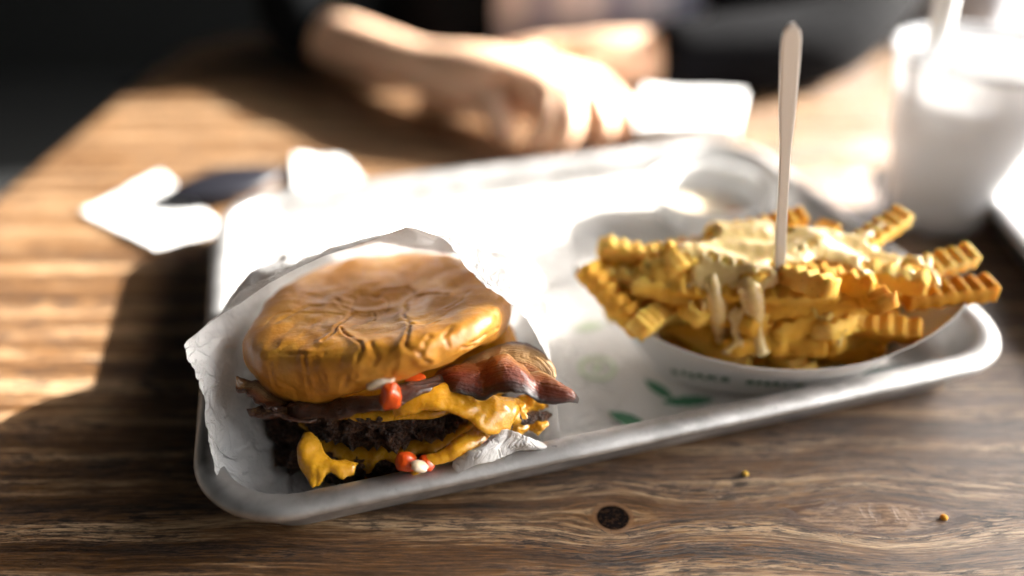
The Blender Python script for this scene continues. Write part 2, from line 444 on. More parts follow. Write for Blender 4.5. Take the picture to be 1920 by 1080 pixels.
# dark back wall parallel to the table
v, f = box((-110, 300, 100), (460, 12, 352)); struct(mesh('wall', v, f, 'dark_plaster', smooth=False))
v, f = box((-240, 40, 100), (12, 508, 352)); struct(mesh('wall', v, f, 'dark_plaster', smooth=False))  # unseen dark wall, added to keep sky light off the left side
v, f = box((-90, -155, 100), (300, 12, 352)); struct(mesh('wall', v, f, 'dark_plaster', smooth=False))  # this wall and the next: unseen behind the camera, added to cut front fill
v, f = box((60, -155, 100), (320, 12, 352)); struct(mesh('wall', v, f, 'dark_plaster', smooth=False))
v, f = box((-20, 40, 279), (640, 560, 6)); struct(mesh('sky_block_ceiling', v, f, 'dark_plaster', smooth=False))  # unseen, added to block the sky overhead
# unseen column added on the right to block the sun: its edge ends the sunlit patch
LB = 27.4 * math.cos(SUN_AZ)            # perpendicular offset of the sunlit patch's near edge
sa = np.array([math.cos(SUN_AZ), math.sin(SUN_AZ)]); sn = np.array([-math.sin(SUN_AZ), math.cos(SUN_AZ)])
PW = 21.
pc = sa * 170 + sn * (LB - PW / 2)
v, f = box((pc[0], pc[1], 100), (14, PW, 352), SUN_AZ); tag(mesh('sun_blocker', v, f, 'pale_plaster', smooth=False, base=(pc[0], pc[1], -75)), 'unseen pale column added right of the table to block the sun', 'sun_blocker')

# ------------------------------------------------------------------ table
def tabletop():
    hx, hy = 62., 75.; cx, cy = 29.5, 5.
    prof = rrect(hx, hy, 8, 12) ; z = 0.
    rings = [(0, -.0), (-.25, -.08), (.0, -.35), (.0, -3.2), (-.3, -3.5)]
    Vs = []
    for k, (ins, zz) in enumerate([(-.45, 0.), (-.12, -.10), (0, -.4), (0, -3.4), (-.3, -3.7)]):
        P = rrect(hx + ins, hy + ins, 8 + ins, 12); Vs.append(np.c_[P + [cx, cy], np.full(len(P), zz)])
    n = len(Vs[0]); V_ = np.concatenate(Vs); F = [q[::-1] for q in gfaces(5, n, cv=True)]
    F += [tuple(range(n)), tuple(range(4 * n, 5 * n))[::-1]]
    return V_, F
tb = thing('table', 'brown stained wooden table with worn grain and knots under the food trays', 'table', (29.5, 5, -75))
v, f = tabletop(); o = mesh('tabletop', v, f, 'wood', tb, smooth=False)
# object coordinates of the tabletop start at the table's foot: shift its origin back to the world origin
o.data.transform(Matrix.Translation(Vector(org_of(tb) * CM))); o.location = -Vector(org_of(tb) * CM)
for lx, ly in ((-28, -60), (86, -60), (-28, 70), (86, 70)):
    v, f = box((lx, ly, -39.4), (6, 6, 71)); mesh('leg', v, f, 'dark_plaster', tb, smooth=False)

# ------------------------------------------------------------------ metal tray
TW, TD, TROT = 33., 23.85, 0.2754
t0 = np.array([-10.09, 14.733]); TC = t0 + rot2(np.array([[TW / 2, TD / 2]]), TROT)[0]
def tray_parts():
    hx, hy, r = TW / 2, TD / 2, 3.6
    def loft(prof, n=14):
        Vs = []
        for ins, z in prof:
            P = rrect(hx - ins, hy - ins, max(r - ins, .6), n); Vs.append(np.c_[P, np.full(len(P), z)])
        return np.concatenate(Vs), gfaces(len(prof), len(Vs[0]), cv=True), len(Vs[0])
    # pan: inner wall down to floor, then back up outside (2 mm thick)
    inn = [(.62, 2.30), (.80, 2.18), (1.0, 1.6), (1.25, .75), (1.45, .38), (1.8, .2), (2.3, .16)]
    out = [(2.35, .02), (1.75, .03), (1.35, .18), (1.12, .6), (.86, 1.6), (.66, 2.1)]
    v1, f1, n = loft(inn); v2, f2, n = loft(out)
    f1 = [q[::-1] for q in f1] ; 
    fl = [tuple(range((len(inn) - 1) * n, len(inn) * n))]; fb = [tuple(range(0, n))[::-1]]
    pan = join([(v1, f1 + fl), (v2, [q[::-1] for q in f2] + fb)])
    rim = []
    for k in range(14):
        a = 2 * math.pi * k / 14; rim.append((.50 - .50 * math.cos(a), 2.12 + .31 * math.sin(a)))
    v3, f3, n = loft(rim)
    f3 = gfaces(14, n, cu=True, cv=True)
    return pan, (v3, f3)
def make_tray(label, c, rotz):
    (pv, pf), (rv, rf) = tray_parts()
    t = thing('serving_tray', label, 'tray', (c[0], c[1], 0)); t.rotation_euler.z = rotz
    for nm, vv, ff in (('pan', pv, pf), ('rolled_rim', rv, rf)):
        o = mesh(nm, vv + np.array([c[0], c[1], 0]), ff, 'alu', t)
    return t
make_tray('grey aluminium sheet tray holding the wrapped burger and the paper boat of fries', (TC[0], TC[1]), TROT)
def tray_xy(x, y): return rot2(np.array([[x, y]]), TROT)[0] + TC

# paper liner lying in the tray, creeping up its walls
def liner():
    nu, nv = 90, 64; hx, hy = TW / 2 - 1.15, TD / 2 - 1.12
    xs = np.linspace(-hx + 1.9, hx - 3.0, nu); ys = np.linspace(-hy, hy, nv); X, Y = np.meshgrid(xs, ys, indexing='ij')
    r = 2.4; qx = np.maximum(np.abs(X) - (hx - r), 0); qy = np.maximum(np.abs(Y) - (hy - r), 0)
    d = r - np.hypot(qx, qy)
    # pull the corners in so the sheet keeps inside the rounded pan
    ov = np.maximum(np.hypot(qx, qy) - r, 0); k = np.where(np.hypot(qx, qy) > 1e-6, ov / (np.hypot(qx, qy) + 1e-9), 0)
    X = X - np.sign(X) * qx * k; Y = Y - np.sign(Y) * qy * k
    d = np.maximum(d, 0)
    Z = .22 + np.clip(.75 - d, 0, 1) ** 1.3 * .9
    P = np.stack([X, Y, np.zeros_like(X)], -1)
    X = X + .25 * np.sin(Y * .5 + 1) * (X > 0) * np.clip((X - 8) / 4, 0, 1)
    Z += (.06 * (fbm(P * .35, 4, 3)) + .05) * np.clip(d / 1.2, 0, 1)
    G = rot2(np.stack([X, Y, Z], -1), TROT) + np.array([TC[0], TC[1], 0])
    return shell(G, .012)
ln = thing('tray_liner', 'white printed paper sheet lining the inside of the aluminium tray', 'paper liner', (TC[0], TC[1], .2))
v, f = liner(); mesh('sheet', v, f, 'liner_paper', ln)
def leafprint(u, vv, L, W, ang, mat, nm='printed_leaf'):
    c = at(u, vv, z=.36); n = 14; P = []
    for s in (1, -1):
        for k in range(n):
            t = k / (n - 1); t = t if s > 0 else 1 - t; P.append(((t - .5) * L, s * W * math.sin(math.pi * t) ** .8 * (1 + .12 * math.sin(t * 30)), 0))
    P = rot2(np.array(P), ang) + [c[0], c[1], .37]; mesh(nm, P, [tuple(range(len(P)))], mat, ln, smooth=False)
leafprint(1180, 788, 1.9, .33, -.55, 'green_print'); leafprint(1235, 730, 1.6, .28, -.9, 'green_print')
leafprint(1290, 752, 2.2, .3, .1, 'green_print'); leafprint(1560, 722, 4.4, .42, .18, 'dark_print_shade'); leafprint(1660, 700, 3.2, .45, .25, 'dark_print_shade')  # the dark ones: print plus painted shade beneath the boat
leafprint(1420, 765, 2.0, .2, .2, 'green_print')
def ringprint(u, vv, r, wd, mat):
    c = at(u, vv, z=.36); Vs = []
    for k in range(32):
        a = 2 * math.pi * k / 32
        for rr in (r, r - wd): Vs.append((c[0] + rr * math.cos(a), c[1] + rr * math.sin(a) , .37))
    mesh('printed_ring', Vs, [(2 * k, 2 * ((k + 1) % 32), 2 * ((k + 1) % 32) + 1, 2 * k + 1) for k in range(32)], mat, ln, smooth=False)
ringprint(1120, 690, .85, .22, 'pale_green_print'); leafprint(1120, 690, .8, .2, 1.2, 'pale_green_print'); leafprint(1105, 612, 1.6, .3, .3, 'pale_green_print')

# ------------------------------------------------------------------ burger
BC = np.array([-4.85, 22.7, 0.])
bg_ = thing('cheeseburger', 'double cheeseburger with glossy wrinkled bun, bacon and melted cheese in the open paper bag', 'burger', (BC[0], BC[1], .4))

CREASES = []     # polylines on the crust: list of (points in cm, width, depth)
def bun_surface(nt=420, ns=230, amp=1.):
    th = np.linspace(0, 2 * math.pi, nt, endpoint=False); s = np.linspace(0, 1, ns)
    TH, SS = np.meshgrid(th, s, indexing='ij')
    # profile from top centre (s=0) over the shoulder to the underside centre (s=1)
    pr = catmull([(0, 5.9), (1.2, 5.92), (2.6, 6.05), (3.8, 6.18), (4.6, 5.98), (4.88, 5.4), (4.82, 4.7), (4.5, 4.25), (3.8, 4.06), (2., 4.1), (0, 4.1)], 400)
    ln_ = np.r_[0, np.cumsum(np.linalg.norm(np.diff(pr, axis=0), axis=1))]; ln_ /= ln_[-1]
    Rr = np.interp(SS, ln_, pr[:, 0]); Z = np.interp(SS, ln_, pr[:, 1])
    sq = 1 + .035 * np.cos(4 * (TH - .6)) + .02 * np.cos(3 * TH + 1)
    X = Rr * np.cos(TH) * sq; Y = Rr * np.sin(TH) * sq * .97
    P = np.stack([X, Y, Z], -1)
    # bulges: front left hangs lower, the front rolls in lobes
    P[..., 2] -= .30 * np.exp(-((X + 3.2) ** 2 + (Y + 3.2) ** 2) / 5) * (SS > .35) * np.clip((SS - .35) * 4, 0, 1)
    P[..., 2] += .08 * X - .15 * Y - .25
    fr = np.clip(-Y / 2.5, 0, 1) * np.clip((SS - .28) / .3, 0, 1)
    P[..., 2] += 1.0 * fr * np.clip((X + 1.8) / 3.6, 0, 1) ** 1.1 * (1 - .45 * np.clip((X - 3.2) / 1.5, 0, 1))
    P[..., 2] -= .15 * fr * np.exp(-((X + 2.2) / 1.2) ** 2)
    return P, TH, SS
def polydist(P, L):
    best = np.full(P.shape[:-1], 9e9)
    for a, b in zip(L[:-1], L[1:]):
        ab = b - a; t = np.clip(((P - a) @ ab) / (ab @ ab + 1e-9), 0, 1); d = np.linalg.norm(P - (a + t[..., None] * ab), axis=-1); best = np.minimum(best, d)
    return best
def project(P):
    c, s = math.cos(PITCH), math.sin(PITCH); x, y, z = P[..., 0], P[..., 1], P[..., 2] - CAMH
    yf = y * c - z * s; up = y * s + z * c; return 960 + x / yf * FPX, 540 - up / yf * FPX, yf
def build_bun():
    P, TH, SS = bun_surface()
    W = P + BC
    U, Vp, D = project(W)
    def onbun(u, v):   # nearest front-facing crust point to a line of sight
        d2 = (U - u) ** 2 + (Vp - v) ** 2; m = d2 < 40
        if not m.any(): i = np.argmin(d2)
        else: i = np.argmin(np.where(m, D, 9e9))
        return W.reshape(-1, 3)[i]
    lines = [  # (pixels, width cm, depth cm)
        ([(631, 555), (648, 566), (664, 573), (690, 572), (717, 569), (740, 562), (757, 555), (778, 545), (805, 545), (836, 551)], .13, .11),
        ([(662, 575), (650, 588), (632, 605), (611, 632)], .12, .16),
        ([(757, 563), (757, 578), (760, 595), (770, 612), (766, 628), (761, 644), (770, 656), (785, 668), (800, 683)], .12, .15),
        ([(698, 573), (702, 582), (694, 596)], .09, .12),
        ([(640, 612), (656, 628), (670, 640), (678, 654), (666, 668), (660, 685), (668, 705)], .10, .13),
        ([(493, 662), (530, 657), (570, 660), (607, 660)], .10, .08),
        ([(566, 665), (570, 700), (578, 730), (584, 752)], .10, .10),
        ([(520, 600), (545, 580), (580, 565), (600, 568)], .16, .07),
        ([(812, 632), (800, 645), (790, 668)], .12, .12), ([(820, 600), (800, 612), (778, 610)], .12, .10),
        ([(655, 690), (650, 715), (640, 735)], .10, .07), ([(700, 640), (705, 665), (700, 690)], .14, .07),
        ([(890, 640), (915, 628), (940, 620)], .12, .12), ([(870, 655), (900, 640)], .10, .08),
        ([(840, 575), (865, 560), (880, 545)], .14, .07), ([(735, 700), (745, 680), (740, 665)], .10, .06),
        ([(600, 700), (612, 720), (608, 740)], .10, .06), ([(700, 545), (722, 535), (760, 528), (778, 540)], .16, .12),
        ([(520, 640), (500, 690), (515, 730)], .14, .05), ([(850, 610), (835, 632), (845, 655)], .12, .07)]
    disp = np.zeros(P.shape[:-1]); crease = np.zeros(P.shape[:-1])
    wob = np.stack([fbm(W * 1.6, 3, 21), fbm(W * 1.6, 3, 22), fbm(W * 1.6, 3, 23)], -1) * .09
    for px, wd, dp in lines:
        L = np.array([onbun(*q) for q in px]); d = polydist(W + wob, L)
        wd = wd * .52; disp += -dp * 1.1 * np.exp(-(d / wd) ** 1.3) + dp * .65 * np.exp(-np.abs(d / (4.6 * wd)) ** 2)
        crease = np.maximum(crease, np.exp(-(d / (.8 * wd)) ** 2) * min(1, dp / .14))
    # dent pressed into the top
    r = np.hypot(W[..., 0] - (BC[0] + .15), (W[..., 1] - (BC[1] - .2)) * 1.0)
    top = np.clip((.36 - SS) / .1, 0, 1)
    disp += -.26 * np.exp(-(r / 1.5) ** 4) * top
    n1 = fbm(W * .55, 3, 5); n2 = 1 - np.abs(fbm(W * .8 + 3, 2, 9)) * 1.6
    n3 = fbm(W * 2.2, 3, 12)
    rdg = np.abs(fbm(W * .9 + 40, 2, 35)); disp += .05 * np.minimum(rdg, .5) + .09 * n1 - .05 * np.exp(-(np.abs(noise3(W * .75 + 9, 31)) / .05) ** 2) * np.clip(noise3(W * .4, 33) + .3, 0, 1) + .006 * n3
    du = np.roll(W, -1, 0) - np.roll(W, 1, 0); dv = np.gradient(W, axis=1); n = np.cross(dv, du); n /= np.linalg.norm(n, axis=2, keepdims=True) + 1e-9
    n[:, :2] = (0, 0, 1); n[:, -2:] = (0, 0, -1)
    W2 = W + n * disp[..., None]
    low = np.clip((SS - .60) / .14, 0, 1) * .9 + .1 * (SS > .72)
    lip = np.exp(-((SS - .66) / .02) ** 2)
    F = gfaces(P.shape[0], P.shape[1], cu=True)
    mesh('top_bun', W2.reshape(-1, 3), F, 'bun', bg_, attrs={'crease': crease.ravel(), 'low': low.ravel()})
build_bun()

def disc(zc, h, r, seed, rough, lump, c=BC, nt=220, ns=90, squash=1., tilt=0.):
    th = np.linspace(0, 2 * math.pi, nt, endpoint=False)
    pr = catmull([(0, h / 2), (r * .6, h / 2), (r * .92, h * .45), (r, 0), (r * .93, -h * .42), (r * .6, -h / 2), (0, -h / 2)], 300)
    l_ = np.r_[0, np.cumsum(np.linalg.norm(np.diff(pr, axis=0), axis=1))]; l_ /= l_[-1]; s = np.linspace(0, 1, ns)
    s = np.interp(s, np.linspace(0, 1, 5), [0, .36, .5, .64, 1])
    TH, SS = np.meshgrid(th, s, indexing='ij'); Rr = np.interp(SS, l_, pr[:, 0]); Z = np.interp(SS, l_, pr[:, 1])
    k = 1 + lump * fbm(np.stack([np.cos(TH) * 1.3, np.sin(TH) * 1.3, TH * 0 + seed], -1), 3, seed)
    X = Rr * k * np.cos(TH); Y = Rr * k * np.sin(TH) * squash
    W = np.stack([X, Y, Z + zc + tilt * X], -1) + c
    d = rough * (fbm(W * 2.4, 5, seed, .62)) ; edge = np.clip((Rr / r - .7) / .3, 0, 1)
    n = np.stack([np.cos(TH), np.sin(TH), np.sign(Z) * .6], -1) * (edge[..., None] * .8 + .2)
    W = W + n * d[..., None]
    return W, gfaces(nt, ns, cu=True), TH, SS
def patty(zc, h, r, seed, rawf, c=BC, tilt=0.):
    W, F, TH, SS = disc(zc, h, r, seed, .27, .05, c, tilt=tilt)
    raw = rawf(W)
    mesh('beef_patty', W.reshape(-1, 3), F, 'patty', bg_, attrs={'raw': raw.ravel()})
patty(2.98, 1.4, 4.5, 41, lambda W: np.clip((W[..., 0] + 5.6) / 2., 0, 1) * np.clip((3.1 - W[..., 2]) / .6, 0, 1) * .9, BC + [.1, -.05, 0], .02)
patty(1.42, 1.1, 4.65, 77, lambda W: np.clip((W[..., 0] + 1) / 2, 0, .4), BC + [-.35, .05, 0])
W, F, TH, SS = disc(.75, .7, 4.3, 15, .03, .03)
mesh('bottom_bun', W.reshape(-1, 3), F, 'bun', bg_, attrs={'crease': np.zeros(W.shape[0] * W.shape[1]), 'low': np.full(W.shape[0] * W.shape[1], .5)})

def cheese(zt, rp, droop, c=BC, nt=240, ns=64, seed=3, th0=.2, tilt=0.):
    """slice lying on a patty of radius rp with top at zt; droop(theta)-> length hanging down the side"""
    th = np.linspace(0, 2 * math.pi, nt, endpoint=False); G = np.zeros((ns, nt, 3)); Th = np.zeros((ns, nt))
    for j, a in enumerate(th):
        L = droop(a); tot = rp - .1 + L
        s = np.linspace(.02, 1, ns) * tot
        flat = rp - .35
        rr = np.where(s < flat, s, 0.); zz = np.zeros(ns)
        u = np.clip((s - flat) / .55, 0, 1)
        # quarter roll over the edge, then down along the side
        rr = np.where(s >= flat, flat + .35 * np.sin(u * math.pi / 2) * 1.25, rr)
        zz = np.where(s >= flat, -.35 * (1 - np.cos(u * math.pi / 2)), zz)
        down = np.clip(s - flat - .55, 0, None); zz = zz - down; rr = rr + .04 * np.sin(down * 2.) + .02
        G[:, j, 0] = rr * math.cos(a); G[:, j, 1] = rr * math.sin(a); G[:, j, 2] = zt + zz
        end = np.clip((tot - s) / .3, 0, 1); fat = np.exp(-((tot - s - .22) / .22) ** 2)
        Th[:, j] = (.13 + .12 * fat * min(1, L)) * np.sqrt(1 - (1 - end) ** 2 + 1e-3)
    G[..., 2] += tilt * G[..., 0]
    G = G + c
    nz = fbm(G * .8, 3, seed); 
    G = np.transpose(G, (1, 0, 2)); Th = Th.T; nz = nz.T
    du = np.roll(G, -1, 0) - np.roll(G, 1, 0); dv = np.gradient(G, axis=1); n = np.cross(dv, du); n /= np.linalg.norm(n, axis=2, keepdims=True) + 1e-9
    n = np.where(n[..., 2:3] < -.5, -n, n)
    O = G + n * (Th + .05 * nz)[..., None]; I = G - n * .04
    N = nt * ns; V_ = np.concatenate([O.reshape(-1, 3), I.reshape(-1, 3)])
    F = gfaces(nt, ns, cu=True) + [q[::-1] for q in gfaces(nt, ns, cu=True, off=N)]
    for i in range(nt):
        a, b = i * ns + ns - 1, ((i + 1) % nt) * ns + ns - 1; F.append((a, b, b + N, a + N))
    mesh('cheese_slice', V_, F, 'cheese', bg_)
def bump1(a, c, w_, h): d = (a - c + math.pi) % (2 * math.pi) - math.pi; return h * math.exp(-(d / w_) ** 2)
def deg(a): return R(a)
# theta: 270 = towards the camera, 0 = to the right
def dr_top(a):
    return .0 + .08 * math.sin(6 * a) + bump1(a, R(292), .18, .2) + bump1(a, R(318), .16, 1.2) + bump1(a, R(345), .3, .9) + bump1(a, R(225), .2, .12) + bump1(a, R(100), .5, .6)
def dr_low(a):
    return -.15 + .06 * math.sin(7 * a + 1) + bump1(a, R(243), .11, 1.7) + bump1(a, R(262), .13, 1.25) + bump1(a, R(282), .12, .6) + bump1(a, R(310), .22, 1.5) + bump1(a, R(340), .3, .7)
cheese(3.72, 4.3, dr_top, BC + [.55, .05, 0], seed=3, tilt=.02)
cheese(2.02, 4.2, dr_low, BC + [.05, -.1, 0], seed=8)

def ribbon(name, path, width, mat, thick=.16, wav=(.1, 3.), n=90, m=18, burn=None, ragged=.06, parent=None, seed=1, rf=14):
    """strip: path of (x,y,z), width: list of (wx,wy,wz) across vectors at the same knots"""
    P = catmull(path, n); Wd = catmull(width, n); G = np.zeros((n, m, 3)); t = np.linspace(0, 1, n)
    s = np.linspace(-.5, .5, m)
    T = np.gradient(P, axis=0); T /= np.linalg.norm(T, axis=1, keepdims=True); Nn = np.cross(T, Wd); Nn /= np.linalg.norm(Nn, axis=1, keepdims=True)
    for j in range(m):
        rg = 1 + ragged * fbm(np.stack([t * rf, np.full(n, (s[j] > 0) * 5.), t * 0], -1), 3, seed) * abs(s[j]) * 2
        G[:, j] = P + Wd * (s[j] * rg)[:, None] + Nn * (wav[0] * np.sin(t * wav[1] * 6.28 + s[j] * 3) + .10 * math.cos(s[j] * 6.3))[:, None]
    G += (.05 * fbm(G * 1.5, 3, seed))[..., None] * Nn[:, None, :]
    et = np.minimum(1, np.minimum(t, 1 - t) * 12)[:, None] * np.sqrt(1 - (2 * np.abs(s)) ** 4 + .02)[None, :]
    Vv, F = shell(G, thick * np.sqrt(et + .02) * (1 + .25 * fbm(G * 2, 2, seed + 3)))
    u = np.repeat(t[:, None], m, 1); vv = np.repeat((s + .5)[None, :], n, 0); uv = np.stack([u, vv], -1).reshape(-1, 2)
    b = (burn(t)[:, None] * np.ones((1, m))).ravel() if burn else np.zeros(n * m)
    return mesh(name, Vv, F, mat, parent or bg_, uvs=np.concatenate([uv, uv]), attrs={'burn': np.concatenate([b, b])})
def strip(bot, top, mat, name='bacon_strip', **kw):
    B = np.array([at(u, v, d=d) for u, v, d in bot]); T = np.array([at(u, v, d=d) for u, v, d in top])
    return ribbon(name, (B + T) / 2, T - B, mat, **kw)
# big strip sticking out on the right: red lean lower edge running to a dark tip, tan fat with a charred upper edge
strip([(800, 742, 25.8), (850, 738, 25.1), (900, 738, 24.8), (950, 733, 24.6), (1000, 740, 24.6), (1040, 752, 24.7), (1083, 757, 25.0)],
      [(830, 690, 26.4), (880, 676, 26.2), (925, 668, 26.0), (965, 672, 25.8), (1005, 690, 25.6), (1046, 722, 25.3), (1086, 741, 25.1)],
      'bacon', thick=.13, wav=(.16, 2.6), burn=lambda t: np.clip((t - .86) * 7, 0, 1) * .8, seed=4, ragged=.14)
strip([(850, 715, 26.3), (905, 700, 26.1), (950, 690, 26.0), (990, 695, 26.0), (1022, 712, 26.0), (1036, 728, 26.1)], [(860, 690, 27.0), (910, 660, 26.8), (950, 640, 26.8), (988, 640, 26.7), (1022, 664, 26.5), (1042, 704, 26.2)], 'bacon_fat', thick=.16, wav=(.05, 1.), seed=9, ragged=.05)
# cheese folding out between bun and patty, and melted over the lower right
strip([(735, 782, 24.9), (790, 774, 24.7), (840, 776, 24.7), (885, 792, 24.8), (925, 806, 25.1), (960, 800, 25.8)], [(740, 745, 25.4), (790, 716, 25.5), (840, 708, 25.7), (890, 728, 25.8), (935, 742, 26.2), (970, 752, 26.8)],
      'cheese', 'cheese_fold', thick=.20, wav=(.07, 1.3), seed=31, ragged=.2, rf=4)
strip([(760, 892, 25.0), (820, 876, 24.9), (870, 856, 25.1), (915, 836, 25.6)], [(800, 862, 25.4), (845, 832, 25.3), (880, 806, 25.6), (925, 790, 26.4)],
      'cheese', 'cheese_fold', thick=.14, wav=(.05, 2.1), seed=33, ragged=.4, rf=5)
strip([(560, 862, 25.1), (572, 896, 24.85), (594, 912, 24.75), (614, 886, 24.9), (642, 896, 24.85), (664, 886, 25.0)],
      [(568, 808, 25.5), (586, 816, 25.35), (606, 842, 25.3), (624, 862, 25.25), (648, 860, 25.3), (672, 868, 25.4)],
      'cheese', 'cheese_fold', thick=.13, wav=(.02, 2.0), n=120, seed=37, ragged=.15, rf=9)
# crisp ends on the left
strip([(540, 782, 25.0), (600, 782, 24.5), (660, 774, 24.3), (720, 760, 24.3), (780, 742, 24.6), (840, 722, 25.2)], [(540, 760, 25.9), (600, 757, 25.5), (660, 748, 25.3), (720, 735, 25.3), (780, 715, 25.6), (840, 695, 26.2)],
      'bacon_dark', thick=.16, wav=(.08, 3.), burn=lambda t: .5 + 0 * t, seed=22, ragged=.15)
strip([(590, 790, 25.6), (520, 778, 25.0), (490, 762, 24.9), (462, 742, 25.0), (446, 732, 25.1)], [(600, 740, 26.8), (540, 735, 26.2), (510, 726, 25.9), (475, 716, 25.7), (441, 713, 25.5)],
      'bacon_dark', thick=.12, wav=(.08, 2.5), burn=lambda t: .1 + 0 * t, seed=14, ragged=.2)
strip([(600, 795, 25.0), (540, 786, 24.7), (500, 782, 24.7), (468, 779, 24.8)], [(600, 765, 26.0), (545, 764, 25.4), (510, 766, 25.1), (462, 768, 25.0)],
      'bacon_dark', thick=.12, wav=(.04, 2.), burn=lambda t: .45 + 0 * t, seed=17, ragged=.2)
def blob(name, c, s, mat, seed, rot=(0, 0, 0), amp=.18, parent=None, sq=3.):
    n, m = 36, 24; th = np.linspace(0, 2 * math.pi, n, endpoint=False); ph = np.linspace(0, math.pi, m)
    TH, PH = np.meshgrid(th, ph, indexing='ij'); f_ = lambda v: np.sign(v) * np.abs(v) ** (2 / sq)
    P = np.stack([f_(np.cos(TH)) * f_(np.sin(PH)), f_(np.sin(TH)) * f_(np.sin(PH)), f_(np.cos(PH))], -1) * np.array(s) / 2
    P *= (1 + amp * fbm(P * 1.8 + seed, 3, seed))[..., None]
    Rm = np.array(Matrix.Rotation(rot[2], 3, 'Z') @ Matrix.Rotation(rot[1], 3, 'Y') @ Matrix.Rotation(rot[0], 3, 'X'))
    W = P @ Rm.T + np.array(c)
    return mesh(name, W.reshape(-1, 3), gfaces(n, m, cu=True)[::1], mat, parent or bg_)
p = at(731, 747, d=24.0); blob('red_pepper', p, (.62, .55, 1.0), 'pepper', 3, (.2, .15, .4), .3, sq=3)
p = at(778, 716, d=25.4); blob('red_pepper', p, (.8, .6, .5), 'pepper', 5, (.1, .1, .2), .15)
p = at(765, 866, d=25.0); blob('red_pepper', p, (.75, .6, .5), 'pepper', 8, (.4, .4, .3), .25)
p = at(716, 714, d=23.95); blob('sauce_drop', p, (.95, .4, .34), 'cream_sauce', 11, (0, -.25, .2), .45, sq=2)
p = at(786, 874, d=24.7); blob('sauce_drop', p, (.62, .4, .26), 'cream_sauce', 13, (0, .3, 0), .4, sq=2)
p = at(800, 868, d=25.0); blob('red_pepper', p, (.5, .5, .35), 'pepper', 18, (.4, .4, .3), .3, sq=2.5)
for k, (u, vv, d, s) in enumerate([(965, 770, 26.4, 1.0), (1000, 752, 27.0, 1.1), (1010, 800, 26.8, .8), (975, 800, 26.6, .7)]):
    blob('melted_cheese', at(u, vv, d=d), (s * 1.3, s * .8, s * .8), 'cheese', 30 + k, (.2, .3, .3 * k), .5, sq=2)
for k, (u, vv, d, s) in enumerate([(985, 785, 26.3, .7), (1018, 780, 26.9, .8), (945, 800, 26.0, .6)]):
    blob('bacon_crumb', at(u, vv, d=d), (s * 1.2, s * .7, s * .6), 'patty', 50 + k, (.2, .3, .5 * k), .6, sq=2)
# loose charred crumbs clinging round the lower patty
cv = []
for k in range(60):
    a = R(random.choice((random.uniform(180, 236), random.uniform(180, 236), random.uniform(268, 300)))); r = 4.55 + random.uniform(-.15, .3); z = random.uniform(.7, 1.9); s = random.uniform(.10, .30)
    P = np.array([(1, 1, 1), (-1, -1, 1), (-1, 1, -1), (1, -1, -1), (1.2, 0, 0), (-1.2, 0, 0), (0, 1.2, 0), (0, -1.2, 0)]) * s * .5
    P += rng.normal(0, s * .15, P.shape); cv.append((P + [BC[0] - .35 + r * math.cos(a), BC[1] + r * math.sin(a), z], [(4, 0, 6), (4, 3, 0), (0, 3, 7), (0, 7, 1), (0, 1, 6), (6, 1, 5), (5, 1, 7), (5, 7, 2), (2, 7, 3), (2, 3, 4), (2, 4, 6), (2, 6, 5)]))
v, f = join(cv); o = mesh('beef_crumbs', v, f, 'patty', bg_); o['kind'] = 'stuff'

